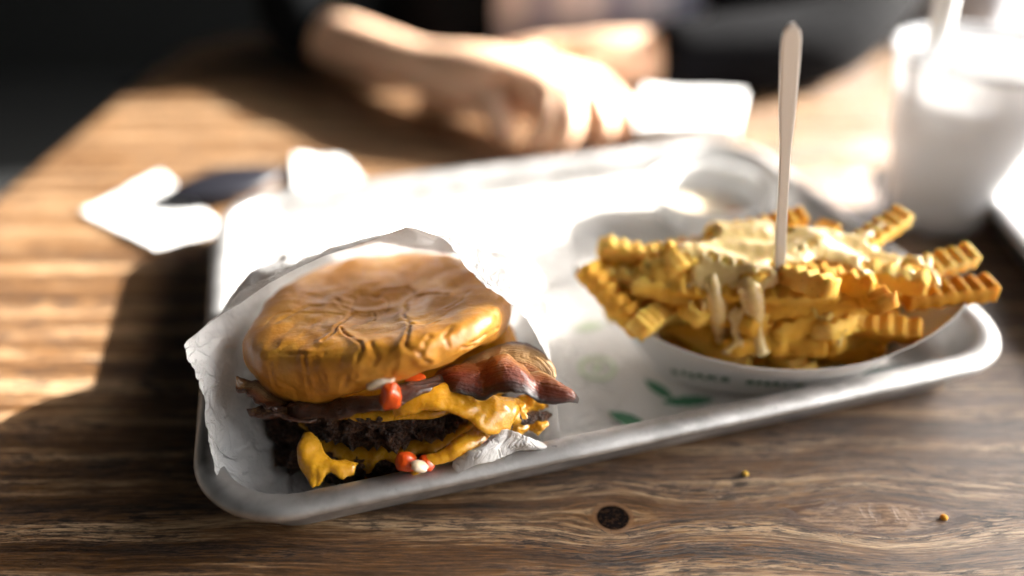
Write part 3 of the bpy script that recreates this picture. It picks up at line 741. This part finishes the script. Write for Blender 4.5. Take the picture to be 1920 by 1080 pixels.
# ------------------------------------------------------------------ the paper bag round the burger
def bag():
    px = [(455, 950, 25.0), (428, 925, 24.9), (405, 890, 24.9), (392, 840, 24.9), (384, 790, 24.9), (380, 745, 24.9), (362, 700, 25.0), (343, 652, 25.0), (368, 625, 25.1), (408, 595, 25.2), (450, 570, 25.3),
          (495, 538, 25.5), (540, 512, 25.6), (595, 487, 25.7), (650, 467, 25.7), (705, 447, 25.7), (750, 429, 25.7), (765, 425, 25.7), (800, 436, 25.7), (828, 446, 25.7), (848, 467, 25.7), (872, 500, 25.7),
          (900, 530, 25.8), (935, 556, 25.8), (985, 600, 25.9), (1012, 645, 26.0), (1036, 695, 26.2), (1043, 745, 26.5), (1048, 790, 27.), (1049, 825, 27.4)]
    floor_pts = [np.array([x, 14.733 + .2825 * (x + 10.09) + 1.75, .56]) for x in np.linspace(1.2, -8.2, 12)]
    mouth = catmull([at(u, v, d=d) for u, v, d in px] + floor_pts, 420, closed=True)
    n = len(mouth)
    mouth[:, 2] = np.maximum(mouth[:, 2], .55)
    def env(cx, cy, cz, hx, up, dn, y):
        out = []
        for i in range(n):
            d = mouth[i] - np.array([cx, 0, cz]); a = math.atan2(d[2], d[0])
            x = hx * np.sign(math.cos(a)) * abs(math.cos(a)) ** .95; z = (up if math.sin(a) > 0 else dn) * np.sign(math.sin(a)) * abs(math.sin(a)) ** .8
            out.append((cx + x, y, max(.45, cz + z)))
        return np.array(out)
    rings = [mouth, None, env(-4.6, 0, 3.8, 5.9, 3.1, 3.5, 24.6), env(-4.4, 0, 3.2, 5.4, 2.4, 2.9, 27.2), env(-4.0, 0, 2.2, 5.0, 1.4, 1.9, 29.3), env(-3.5, 0, .9, 5.0, .4, .6, 31.0)]
    rings[1] = mouth * .62 + rings[2] * .38 + np.array([0, .3, 0])
    rings[1][:, 2] = np.maximum(rings[1][:, 2], .5)
    Rg = np.array(rings); m = 60; G = np.zeros((n, m, 3))
    for i in range(n): G[i] = catmull(Rg[:, i], m)
    # creases
    t = np.linspace(0, 1, m)[None, :]
    fold = np.abs(fbm(G * .33, 3, 61)) ; wr = fbm(G * .9 + 5, 3, 63)
    du = np.roll(G, -1, 0) - np.roll(G, 1, 0); dv = np.gradient(G, axis=1); nn = np.cross(du, dv); nn /= np.linalg.norm(nn, axis=2, keepdims=True) + 1e-9
    amp = np.clip(t * 5, .08, 1)
    G = G + nn * ((fold - .3) * .5 * amp + wr * .10 * amp)[..., None]
    # ragged torn mouth edge
    a = np.arange(n) / n * 180
    rg = (noise3(np.stack([a, a * 0, a * 0], -1), 5) * .07 + noise3(np.stack([a * 2.7, a * 0, a * 0], -1), 6) * .04 + noise3(np.stack([a * .3, a * 0, a * 0], -1), 7) * .10)
    side = G[:, 3] - G[:, 0]; side /= np.linalg.norm(side, axis=1, keepdims=True) + 1e-9
    G[:, 0] += side * (rg + .1)[:, None]
    G[:, 1] += side * (rg * .5)[:, None]
    G[..., 2] = np.maximum(G[..., 2], .46)
    root = thing('burger_bag', 'crumpled white wax paper bag standing open around the burger', 'paper bag', (-4.5, 24, .3))
    o = mesh('sheet', G.reshape(-1, 3), gfaces(n, m, cu=True), 'wax_paper', root)
    B = [(840, 888, 25.1), (880, 876, 25.0), (930, 864, 25.2), (985, 852, 25.8), (1040, 845, 26.6)]; T = [(862, 866, 25.6), (905, 828, 25.2), (946, 807, 25.2), (990, 818, 25.7), (1038, 838, 26.8)]
    B = np.array([at(u, v, d=d) for u, v, d in B]); T = np.array([at(u, v, d=d) for u, v, d in T])
    ribbon('torn_lip', (B + T) / 2, T - B, 'wax_paper', thick=.02, wav=(.14, 1.4), n=90, seed=44, ragged=.10, parent=root, rf=9)
    md = o.modifiers.new('thickness', 'SOLIDIFY'); md.thickness = .008 * CM; md.offset = 0
bag()

# ------------------------------------------------------------------ boat of fries
FC = np.array([10.3, 25.3]); FROT = R(-6)
def boat():
    n = 120; th = np.linspace(0, 2 * math.pi, n, endpoint=False)
    def ring(hx, hy, z0, ze, p, q_):
        c, s = np.cos(th), np.sin(th)
        x = hx * np.sign(c) * np.abs(c) ** p; y = hy * np.sign(s) * np.abs(s) ** q_
        z = z0 + (ze - z0) * np.abs(c) ** 2.2
        return np.stack([x, y, z], -1)
    rs = [ring(4.0, 1.9, .42, .42, .7, 1.0), ring(4.3, 2.1, .55, .6, .75, 1.05), ring(5.4, 2.6, 1.4, 2.1, .85, 1.15), ring(6.5, 3.15, 2.4, 3.6, .95, 1.25), ring(7.8, 3.7, 3.3, 5.0, 1.0, 1.25)]
    G = np.array(rs); G = rot2(G, FROT); G[..., 0] += FC[0]; G[..., 1] += FC[1]
    Go = G.copy()
    sm = np.array([catmull(G[:, i], 14) for i in range(n)])      # n x 14
    V_ = sm.reshape(-1, 3); F = gfaces(n, 14, cu=True); F.append(tuple(i * 14 for i in range(n)))
    return V_, F, sm
bt = thing('fry_boat', 'white paper boat with small green lettering, piled with crinkle fries', 'food boat', (FC[0], FC[1], .4))
v, f, BS = boat(); o = mesh('card_wall', v, f, 'boat_card', bt)
md = o.modifiers.new('thickness', 'SOLIDIFY'); md.thickness = .04 * CM; md.offset = 0
bvb = BVHTree.FromPolygons([tuple(p) for p in v], [tuple(q) for q in f])
# small spaced green letters across the front, each bent onto the card
def letters(text, u0, u1, v0, v1, hcm, mat):
    for k, ch in enumerate(text):
        if ch == ' ': continue
        t = k / (len(text) - 1); u = u0 + (u1 - u0) * t; vv = v0 + (v1 - v0) * t + 4 * math.sin(math.pi * t)
        cu = bpy.data.curves.new('letter', 'FONT'); cu.body = ch; cu.size = hcm * 1.4; cu.offset = .07 * hcm; cu.align_x = 'CENTER'; cu.align_y = 'CENTER'
        tmp = bpy.data.objects.new('tmp', cu); C.objects.link(tmp); bpy.context.view_layer.update()
        me = tmp.to_mesh(); vs = np.array([tuple(q.co) for q in me.vertices]); fs = [tuple(p_.vertices) for p_ in me.polygons]; tmp.to_mesh_clear(); bpy.data.objects.remove(tmp)
        o3 = Vector((0, 0, CAMH)); dd = Vector(at(u, vv, d=30)) - o3
        loc, nrm, _, _ = bvb.ray_cast(o3, dd.normalized())
        if loc is None: continue
        if nrm.dot(dd) > 0: nrm = -nrm
        up = (Vector((0, 0, 1)) - nrm * nrm.z).normalized(); rt = up.cross(nrm)
        W = [np.array(loc + rt * q[0] * 1.15 + up * q[1] + nrm * .035) for q in vs]
        mesh('letter', W, fs, mat, bt, smooth=False)
letters('SHAKE SHACK', 1266, 1500, 697, 722, .42, 'letter_green')

def card_patch(px, mat, name):
    o3 = Vector((0, 0, CAMH)); W = []
    for u, vv in px:
        dd = (Vector(at(u, vv, d=30)) - o3).normalized(); loc, nrm, _, _ = bvb.ray_cast(o3, dd)
        if loc is None: return
        if nrm.dot(dd) > 0: nrm = -nrm
        W.append(np.array(loc + nrm * .04))
    k = len(W) // 2; mesh(name, W, [(i, i + 1, 2 * k - 2 - i, 2 * k - 1 - i) for i in range(k - 1)], mat, bt, smooth=False)
card_patch([(1495, 716), (1530, 702), (1570, 700), (1610, 702), (1650, 690), (1690, 676), (1690, 696), (1650, 712), (1610, 722), (1570, 728), (1530, 732), (1495, 734)], 'dark_print_shade', 'print_shade_patch')  # dark print that also paints the shade low on the boat's right

def fry_mesh(L, w_, h_, bend, seed, n=40):
    t = np.linspace(0, 1, n); x = (t - .5) * L; ph = x / .56 * 2 * math.pi + seed
    zz = np.sin(ph) * .075; Vs = []
    cyc = [(-1, -.9), (-1, .9), (-.85, 1), (.85, 1), (1, .9), (1, -.9), (.85, -1), (-.85, -1)]
    for i in range(n):
        e = min(1, min(t[i], 1 - t[i]) * n / 2 + .55)
        for a, b in cyc:
            Vs.append((x[i], a * w_ / 2 * e + bend * (x[i] / L * 2) ** 2 + .03 * math.sin(ph[i] + 1.2), b * (h_ / 2 * e + (.05 * math.sin(ph[i] * 1 + 1.5 * (b > 0)))) + zz[i] * 1.0))
    Vs = np.array(Vs); Vs += .02 * np.stack([fbm(Vs * 2 + seed, 2, 5)] * 3, -1)
    F = gfaces(n, 8, cv=True) + [tuple(range(8))[::-1], tuple(range((n - 1) * 8, n * 8))]
    me = bpy.data.meshes.new('crinkle_fry'); me.from_pydata((Vs * CM).tolist(), [], F); me.polygons.foreach_set('use_smooth', [True] * len(me.polygons))
    import bmesh; bm = bmesh.new(); bm.from_mesh(me); bmesh.ops.recalc_face_normals(bm, faces=bm.faces[:]); bm.to_mesh(me); bm.free()
    me.materials.append(M['fry']); me.update(); return me, Vs, F
FM = [fry_mesh(L, w_, h_, b, s) for L, w_, h_, b, s in ((6.4, .85, .78, .15, 0), (5.4, .9, .8, -.25, 2), (4.4, .8, .75, .1, 4), (5.8, .9, .7, .35, 1), (3.6, .85, .8, 0, 3))]
fry_geo = []
def fry(c, yaw, pitch, roll, k, label='golden crinkle cut fry in the heap filling the paper boat'):
    me, Vs, F = FM[k]; o = bpy.data.objects.new('crinkle_fry', me); C.objects.link(o)
    o.location = [q * CM for q in c]; o.rotation_euler = (roll, -pitch, yaw)
    tag(o, label, 'french fry', 'crinkle fries heaped in the paper boat')
    Rm = np.array(o.rotation_euler.to_matrix()); fry_geo.append((Vs @ Rm.T + np.array(c), F)); return o
for z, cnt, rx, ry in ((1.5, 8, 3.0, 1.0), (2.3, 11, 4.0, 1.6), (3.1, 15, 4.8, 2.0), (3.9, 18, 5.4, 2.2), (4.6, 18, 5.2, 2.2), (5.3, 16, 4.6, 1.9), (5.9, 9, 3.4, 1.3)):
    for k in range(cnt):
        a = 2 * math.pi * (k * .618 + z); r = math.sqrt((k + .5) / cnt)
        loc = rot2(np.array([[rx * r * math.cos(a), ry * r * math.sin(a)]]), FROT)[0] + FC
        yaw = random.gauss(-.15, .55) if z > 2 else random.gauss(0, .3); kk = random.randrange(5) if z > 3 else random.choice((2, 4))
        L2 = (3.2, 2.7, 2.2, 2.9, 1.8)[kk]
        for _ in range(30):       # keep both ends inside the boat's outline
            e = [rot2(np.array([[loc[0] - FC[0] + q * math.cos(yaw), loc[1] - FC[1] + q * math.sin(yaw)]]), -FROT)[0] for q in (-L2, L2)]
            if max((q[0] / 7.2) ** 2 + (q[1] / 3.0) ** 2 for q in e) < (1.0 if z < 5 else 1.1): break
            yaw = random.gauss(-.1, .4); loc = loc * .93 + FC * .07
        fry((loc[0], loc[1], z + random.uniform(-.15, .25)), yaw, random.gauss(0, .16), random.uniform(-.5, .5), kk)
def fry_at(u, v, z, yaw, pitch, roll, k, label): p_ = at(u, v, z=z); fry(p_, yaw, pitch, roll, k, label)
fry_at(1150, 560, 4.6, 2.35, .45, .2, 4, 'pale fry poking up at the left end of the paper boat, tip towards the burger')
fry_at(1570, 596, 4.2, -.22, -.12, .5, 0, 'long ridged fry lying along the front right of the heap under the sauce')
fry_at(1640, 440, 6.2, .55, .25, .2, 4, 'fry sticking up at the back of the heap in front of the drink cup')
fry_at(1750, 500, 5.6, .25, .18, .3, 4, 'fry sticking out at the right end of the heap, upper one of two')
fry_at(1778, 548, 5.1, .05, .1, .1, 4, 'fry sticking out at the right end of the heap, lower one of two')
fry_at(1235, 590, 4.0, .9, -.2, .4, 4, 'pale fry leaning over the left front edge of the boat')
fry_at(1180, 500, 5.0, .3, .1, .3, 4, 'orange fry at the back left corner of the heap')
fry_at(1420, 430, 6.0, .2, .1, .3, 2, 'fry lying highest at the back of the heap behind the fork')

# cheese sauce poured over the heap: a coat draped on what lies below it, with runs down the front
def sauce():
    gv, gf = join(fry_geo); bv = BVHTree.FromPolygons([tuple(p) for p in gv], gf)
    nx, ny = 170, 110; xs = np.linspace(2.5, 17.5, nx); ys = np.linspace(20.6, 29.6, ny); H = np.full((nx, ny), -1.)
    for i, x in enumerate(xs):
        for j, y in enumerate(ys):
            l_, *_ = bv.ray_cast(Vector((x, y, 20)), Vector((0, 0, -1)))
            if l_ is not None: H[i, j] = l_[2]
    X, Y = np.meshgrid(xs, ys, indexing='ij'); P = np.stack([X, Y, X * 0], -1)
    Q = rot2(P - [FC[0], FC[1], 0], -FROT); rr = np.sqrt((Q[..., 0] / 6.6) ** 2 + (Q[..., 1] / 3.2) ** 2)
    H = np.where(H < 3.2, 3.2, H)
    def blur(S_, k):
        for _ in range(k):
            Pd = np.pad(S_, 1, mode='edge'); S_ = (Pd[:-2, 1:-1] + Pd[2:, 1:-1] + Pd[1:-1, :-2] + Pd[1:-1, 2:] + 2 * S_) / 6
        return S_
    S_ = blur(np.maximum(blur(H, 30), H * .6 + blur(H, 12) * .4), 6)
    m = 1.05 - rr ** 2 * 1.3 + .8 * fbm(P * .55, 3, 88) + .4 * fbm(P * 1.6, 2, 90) - .35
    m = np.where((H - S_) > .12, m - 1.0, m)
    thick = .20 * np.clip(m * 2, 0, 1) ** .5
    Z = S_ + thick; ok = (m > 0) & (rr < 1.0)
    idx = -np.ones((nx, ny), int); Vs = []; F = []
    for i in range(nx - 1):
        for j in range(ny - 1):
            if ok[i, j] and ok[i + 1, j] and ok[i, j + 1] and ok[i + 1, j + 1]:
                q = []
                for a, b in ((i, j), (i + 1, j), (i + 1, j + 1), (i, j + 1)):
                    if idx[a, b] < 0: idx[a, b] = len(Vs); Vs.append((X[a, b], Y[a, b], Z[a, b]))
                    q.append(idx[a, b])
                F.append(tuple(q))
    root = thing('cheese_sauce', 'glossy golden cheese sauce poured over the fries and running down in drips', 'cheese sauce', (10, 24, 5))
    o = mesh('sauce_coat', Vs, F, 'cheese_sauce', root)
    md = o.modifiers.new('thickness', 'SOLIDIFY'); md.thickness = .22 * CM; md.offset = -1
    md = o.modifiers.new('smooth', 'SMOOTH'); md.iterations = 4
    o3 = Vector((0, 0, CAMH))
    for px, r in (([(1335, 505), (1338, 540), (1345, 580), (1352, 620), (1355, 645)], .34), ([(1400, 520), (1412, 560), (1420, 600), (1424, 640), (1426, 662)], .38), ):
        pts = []
        for u, v in px:
            l_, *_ = bv.ray_cast(o3, (Vector(at(u, v, d=30)) - o3).normalized())
            if l_ is not None and l_[2] > 1.5: pts.append(np.array(l_))
        if len(pts) < 3: continue
        # keep the run smooth: never jump deep into a gap
        for k in range(1, len(pts)): 
            if pts[k][1] > pts[k - 1][1] + .4: pts[k] = at(px[min(k, len(px) - 1)][0], px[min(k, len(px) - 1)][1], y=pts[k - 1][1] + .1)
        r = r * 1.25; C_ = catmull(pts, 26) + np.array([0, .12, -.05]); t = np.linspace(0, 1, 26); rad = r * (.75 + .25 * np.sin(t * 7 + r * 40)) * np.where(t > .88, np.sqrt(np.clip(1 - ((t - .88) / .125) ** 2, .02, 1)) * 1.15, 1) * np.where(t < .1, .4 + t * 6, 1)
        v_, f_ = tube(C_, rad, 12); mesh('drip', v_, f_, 'cheese_sauce', root)
sauce()

# wooden fork standing in the fries
def fork():
    a = at(1460, 520, y=24.2); b = at(1484, 42, y=23.2); n = 40; G = np.zeros((n, 9, 3)); t = np.linspace(0, 1, n)
    ax = (b - a); ac = np.cross(ax, [0, 1, 0]); ac = ac / np.linalg.norm(ac)
    wd = np.interp(t, [0, .35, .55, .72, .90, 1], [.40, .34, .34, .54, .60, .56]); wd = wd * np.where(t > .95, np.sqrt(np.clip(1 - ((t - .95) / .052) ** 2, .08, 1)), 1)
    for j in range(9):
        s = j / 8 - .5; G[:, j] = a + ax * t[:, None] + ac * (wd * s)[:, None] + np.array([0, .06, 0]) * np.sin(t * 3)[:, None]
    v_, f_ = shell(G, .14); o = mesh('wooden_fork', v_, f_, 'fork_wood', base=a)
    tag(o, 'pale wooden fork standing upright in the heap of fries', 'fork')
fork()

# small dip cup at the back of the tray
dc = (11.3, 38.6, .34); d_ = thing('dip_cup', 'small white dip cup at the far right corner of the tray, smeared with orange sauce', 'sauce cup', dc)
v, f = lathe([(0, .0), (2.4, .0), (2.5, .1), (3.3, 2.2), (3.45, 2.25), (3.5, 2.2), (3.38, 2.1), (2.4, .12), (0, .1)], dc); mesh('cup_wall', v, f, 'napkin_paper', d_)
v, f = lathe([(0, .75), (1.5, .8), (2.6, .7), (2.66, .6), (0, .6)], dc); mesh('sauce', v, f, 'cream_sauce', d_)
blob('sauce_smear', (12.2, 36.4, 1.9), (.9, .5, .5), 'orange_sauce', 5, parent=d_, sq=2)

# ------------------------------------------------------------------ napkins, dark case
def sheet(name, quad, z, mat, amp=.12, seed=1, n=36, th=.03):
    q = [np.array(p_) for p_ in quad]; u = np.linspace(0, 1, n); U_, V_ = np.meshgrid(u, u, indexing='ij')
    G = ((1 - U_) * (1 - V_))[..., None] * q[0] + (U_ * (1 - V_))[..., None] * q[1] + (U_ * V_)[..., None] * q[2] + ((1 - U_) * V_)[..., None] * q[3]
    G = np.concatenate([G[..., :2], np.full((n, n, 1), z)], -1); h = fbm(G * .25, 3, seed); G[..., 2] += amp * (h - h.min())
    v_, f_ = shell(G, th); return mesh(name, v_, f_, mat, base=(q[0][0], q[0][1], 0))
q = [at(150, 398, z=.1)[:2], at(292, 470, z=.1)[:2], at(420, 432, z=.1)[:2], at(300, 326, z=.1)[:2]]
tag(sheet('napkin', q, .05, 'napkin_paper', .15, 3), 'white paper napkin lying flat on the table, left of the tray', 'napkin')
q = [at(555, 365, z=.1)[:2], at(680, 345, z=.1)[:2], at(640, 296, z=.1)[:2], at(552, 300, z=.1)[:2]]
tag(sheet('napkin', q, .05, 'napkin_paper', .4, 9), 'crumpled white napkin behind the black oval case', 'napkin')
def case():
    a, b = at(308, 372, z=.6), at(537, 322, z=.6); L = np.linalg.norm((b - a)[:2]); ang = math.atan2(b[1] - a[1], b[0] - a[0]); c = (a + b) / 2
    n, m = 48, 20; t = np.linspace(0, 1, n); Vs = []
    for ti in t:
        r = math.sin(math.pi * ti) ** .75
        for k in range(m):
            th = 2 * math.pi * k / m; Vs.append(((ti - .5) * L, 2.2 * r * math.cos(th), .5 * r * math.sin(th)))
    Vs = rot2(np.array(Vs), ang) + [c[0], c[1], .78]
    cs = thing('glasses_case', 'small glossy black oval case with pointed ends, left of the tray', 'case', (c[0], c[1], .2))
    mesh('case_shell', Vs, gfaces(n, m, cv=True), 'black_plastic', cs)
    v_, f_ = tube(rot2(np.array([((ti - .5) * L * 1.01, -2.22 * math.sin(math.pi * ti) ** .75, 0) for ti in t]), ang) + [c[0], c[1], .78], .05, 8)
    mesh('seam', v_, f_, 'black_plastic', cs)
case()
# folded napkin beside the hand
q = [at(1185, 272, z=1.2)[:2], at(1375, 268, z=1.2)[:2], at(1390, 205, z=1.2)[:2], at(1200, 192, z=1.2)[:2]]
o = sheet('folded_napkin', q, 1.3, 'napkin_paper', .1, 5, th=1.1); tag(o, 'thick folded white napkin lying under the fingertips beyond the tray', 'napkin')

# ------------------------------------------------------------------ drink cup
cc = np.array([25.1, 39.4, 0.]); dk = thing('drink_cup', 'frosted plastic drink cup with clear lid and white straw, right of the fries', 'drink', cc)
v, f = lathe([(0, .0), (2.35, .0), (2.5, .15), (3.3, 4.), (4.5, 9.6), (4.62, 9.8), (4.5, 9.85), (4.4, 9.6), (3.2, 4), (2.3, .3), (0, .3)], cc, 64); mesh('cup_wall', v, f, 'frosted_plastic', dk)
make_plastic('milkshake', (.86, .84, .82), .25, .5, .3)
v, f = lathe([(0, .35), (2.25, .35), (3.0, 4.), (3.9, 7.9), (0, 7.95)], cc, 64); mesh('milkshake', v, f, 'milkshake', dk)
v, f = lathe([(4.72, 9.5), (4.8, 9.7), (4.78, 10.2), (4.5, 10.35), (4.1, 10.3), (3.9, 10.), (1.2, 9.95), (0, 9.95)], cc, 64); mesh('lid', v, f, 'clear_plastic', dk)
sb = np.array([22.2, 38.6, 6.]); st = sb + np.array([-.5, .8, 9.])
v, f = tube([sb + (st - sb) * k / 8 for k in range(9)], .55, 16, caps=False); mesh('straw', v, f, 'straw_white', dk)

# another tray at the right edge
c2 = at(1878, 395, z=2.4)[:2]; a2 = R(-14)
c2 = np.array([28.0, 36.5]) + rot2(np.array([[TW / 2, -TD * .1]]), a2)[0] * np.array([1, 1])
make_tray('second aluminium tray at the right edge beyond the drink cup', (c2[0] - .4, c2[1] + 5.), a2 + R(4))

# crumbs
for u, vv, s, lab in ((1770, 970, .22, 'yellow crumb on the table beside the pale oval knot'), (1398, 888, .2, 'yellow crumb on the table below the tray, above the knots')):
    p_ = at(u, vv, z=.08); o = blob('crumb', p_, (s, s * .9, s * .7), 'fry', int(u), amp=.4, parent=None, sq=2); 
    o.parent = None; o.data.transform(Matrix.Translation(Vector((org_of(bg_) - p_) * CM))); o.location = Vector(p_ * CM); tag(o, lab, 'crumb', 'crumbs on the table')

# ------------------------------------------------------------------ the person across the table
pr_ = thing('person', 'person in a dark jacket and plaid shirt across the table, hand beyond the tray', 'person', (8, 80, -30))
def skinned(name, nodes, edges, mat, parent, sub=2):
    me = bpy.data.meshes.new(name); org = org_of(parent)
    me.from_pydata([tuple((np.array(p_[:3]) - org) * CM) for p_ in nodes], edges, []); o = link(name, me, parent)
    md = o.modifiers.new('skin', 'SKIN'); md.use_smooth_shade = True; sv = me.skin_vertices[0].data
    for k, p_ in enumerate(nodes): sv[k].radius = (p_[3] * CM, p_[4] * CM if len(p_) > 4 else p_[3] * CM)
    sv[0].use_root = True
    s_ = o.modifiers.new('sub', 'SUBSURF'); s_.levels = sub; s_.render_levels = sub
    me.materials.append(M[mat]); return o
def A(u, v, z, r): return tuple(at(u, v, z=z)) + (r,)
def path_obj(name, pts, mat): return skinned(name, pts, [(i, i + 1) for i in range(len(pts) - 1)], mat, pr_)
N_ = []; E_ = []
def chain(frm, pts):
    last = frm
    for p_ in pts:
        N_.append(p_); k = len(N_) - 1
        if last is not None: E_.append((last, k))
        last = k
    return last
pel = chain(None, [(8, 86, -28, 13)]); chest = chain(pel, [(8, 86, -10, 12), (8, 85, 12, 13)]); neck = chain(chest, [(8, 84, 26, 5.5), (8, 83, 33, 5.2), (8, 81, 41, 8), (8, 80, 50, 7.5)])
# arm on the left of the picture: forearm lies on the table, hand reaches in
shR = chain(chest, [(-11, 83, 18, 5.5)])
wr_ = chain(shR, [(-17, 73, 9, 4.4), A(560, 42, 3.50, 3.24), A(640, 76, 3.08, 2.52), A(770, 124, 3.08, 2.34), A(880, 145, 3.22, 1.98)])
palm = chain(wr_, [A(965, 150, 3.64, 2.25), A(1050, 158, 3.71, 2.07)])
for pts in ([A(1115, 150, 3.92, 0.85), A(1165, 195, 2.94, 0.81), A(1178, 232, 1.68, 0.72), A(1172, 262, 0.75, 0.59)],
            [A(1105, 180, 3.64, 0.85), A(1135, 222, 2.52, 0.81), A(1138, 255, 1.40, 0.72), A(1122, 280, 0.75, 0.59)],
            [A(1070, 205, 3.22, 0.85), A(1075, 240, 2.24, 0.81), A(1055, 268, 1.33, 0.72), A(1030, 285, 0.75, 0.59)],
            [A(1030, 215, 2.94, 0.77), A(1020, 245, 1.96, 0.72), A(1000, 270, 1.12, 0.63), A(985, 282, 0.75, 0.54)]):
    chain(palm, pts)
chain(wr_, [A(925, 195, 2.66, 1.08), A(940, 240, 1.68, 0.95), A(955, 272, 0.77, 0.77)])
# other arm: forearm lies across behind, hand under the first arm
shL = chain(chest, [(27, 83, 18, 5.5)])
wl = chain(shL, [(36, 75, 9, 4.4), A(1520, 95, 2.94, 3.06), A(1300, 108, 2.94, 2.61), A(1130, 110, 2.94, 2.07)])
pl = chain(wl, [A(1060, 110, 2.80, 1.98), A(1010, 110, 2.38, 1.71)])
for k in range(4): chain(pl, [A(975, 95 + 11 * k, 3.2, .9), A(945, 98 + 11 * k, 2.4, .8), A(920, 102 + 11 * k, 1.3, .7)])
chain(wl, [A(1080, 150, 2.24, 0.99), A(1045, 160, 1.54, 0.81)])
skinned('body', N_, E_, 'skin', pr_)
# clothing
path_obj('shirt', [(8, 85, -28, 14), (8, 84, -10, 13.8), (8, 82.5, 10, 14.8), (8, 83, 22, 8)], 'plaid')
path_obj('jacket', [(-7, 85, -28, 11), (-6, 84, -8, 11), (-5, 83, 12, 11), (-12, 83, 18, 7.5), (-18, 74, 10, 6.2), A(560, 40, 3.90, 4.94), A(625, 66, 3.60, 3.80)], 'dark_jacket')
path_obj('jacket', [(24, 85, -28, 10), (25, 84, -8, 10), (25, 83, 12, 10), (28, 83, 18, 7.5), (37, 76, 10, 6.4), A(1545, 90, 3.15, 3.99), A(1400, 100, 3.15, 3.70), A(1262, 108, 3.15, 3.23), A(1225, 110, 3.15, 3.04)], 'printed_jacket')
# pale cloth bag leaning at the far edge
o = skinned('x', [(46, 84, -10, 6), (47, 83, 4, 7), (46, 83, 14, 5)], [(0, 1), (1, 2)], 'grey_cloth', bg_); o.parent = None; o.name = 'cloth_bag'; o.data.name = 'cloth_bag'
o.location = Vector(org_of(bg_) * CM); tag(o, 'pale grey cloth bag standing behind the dark sleeve at the far side', 'bag')
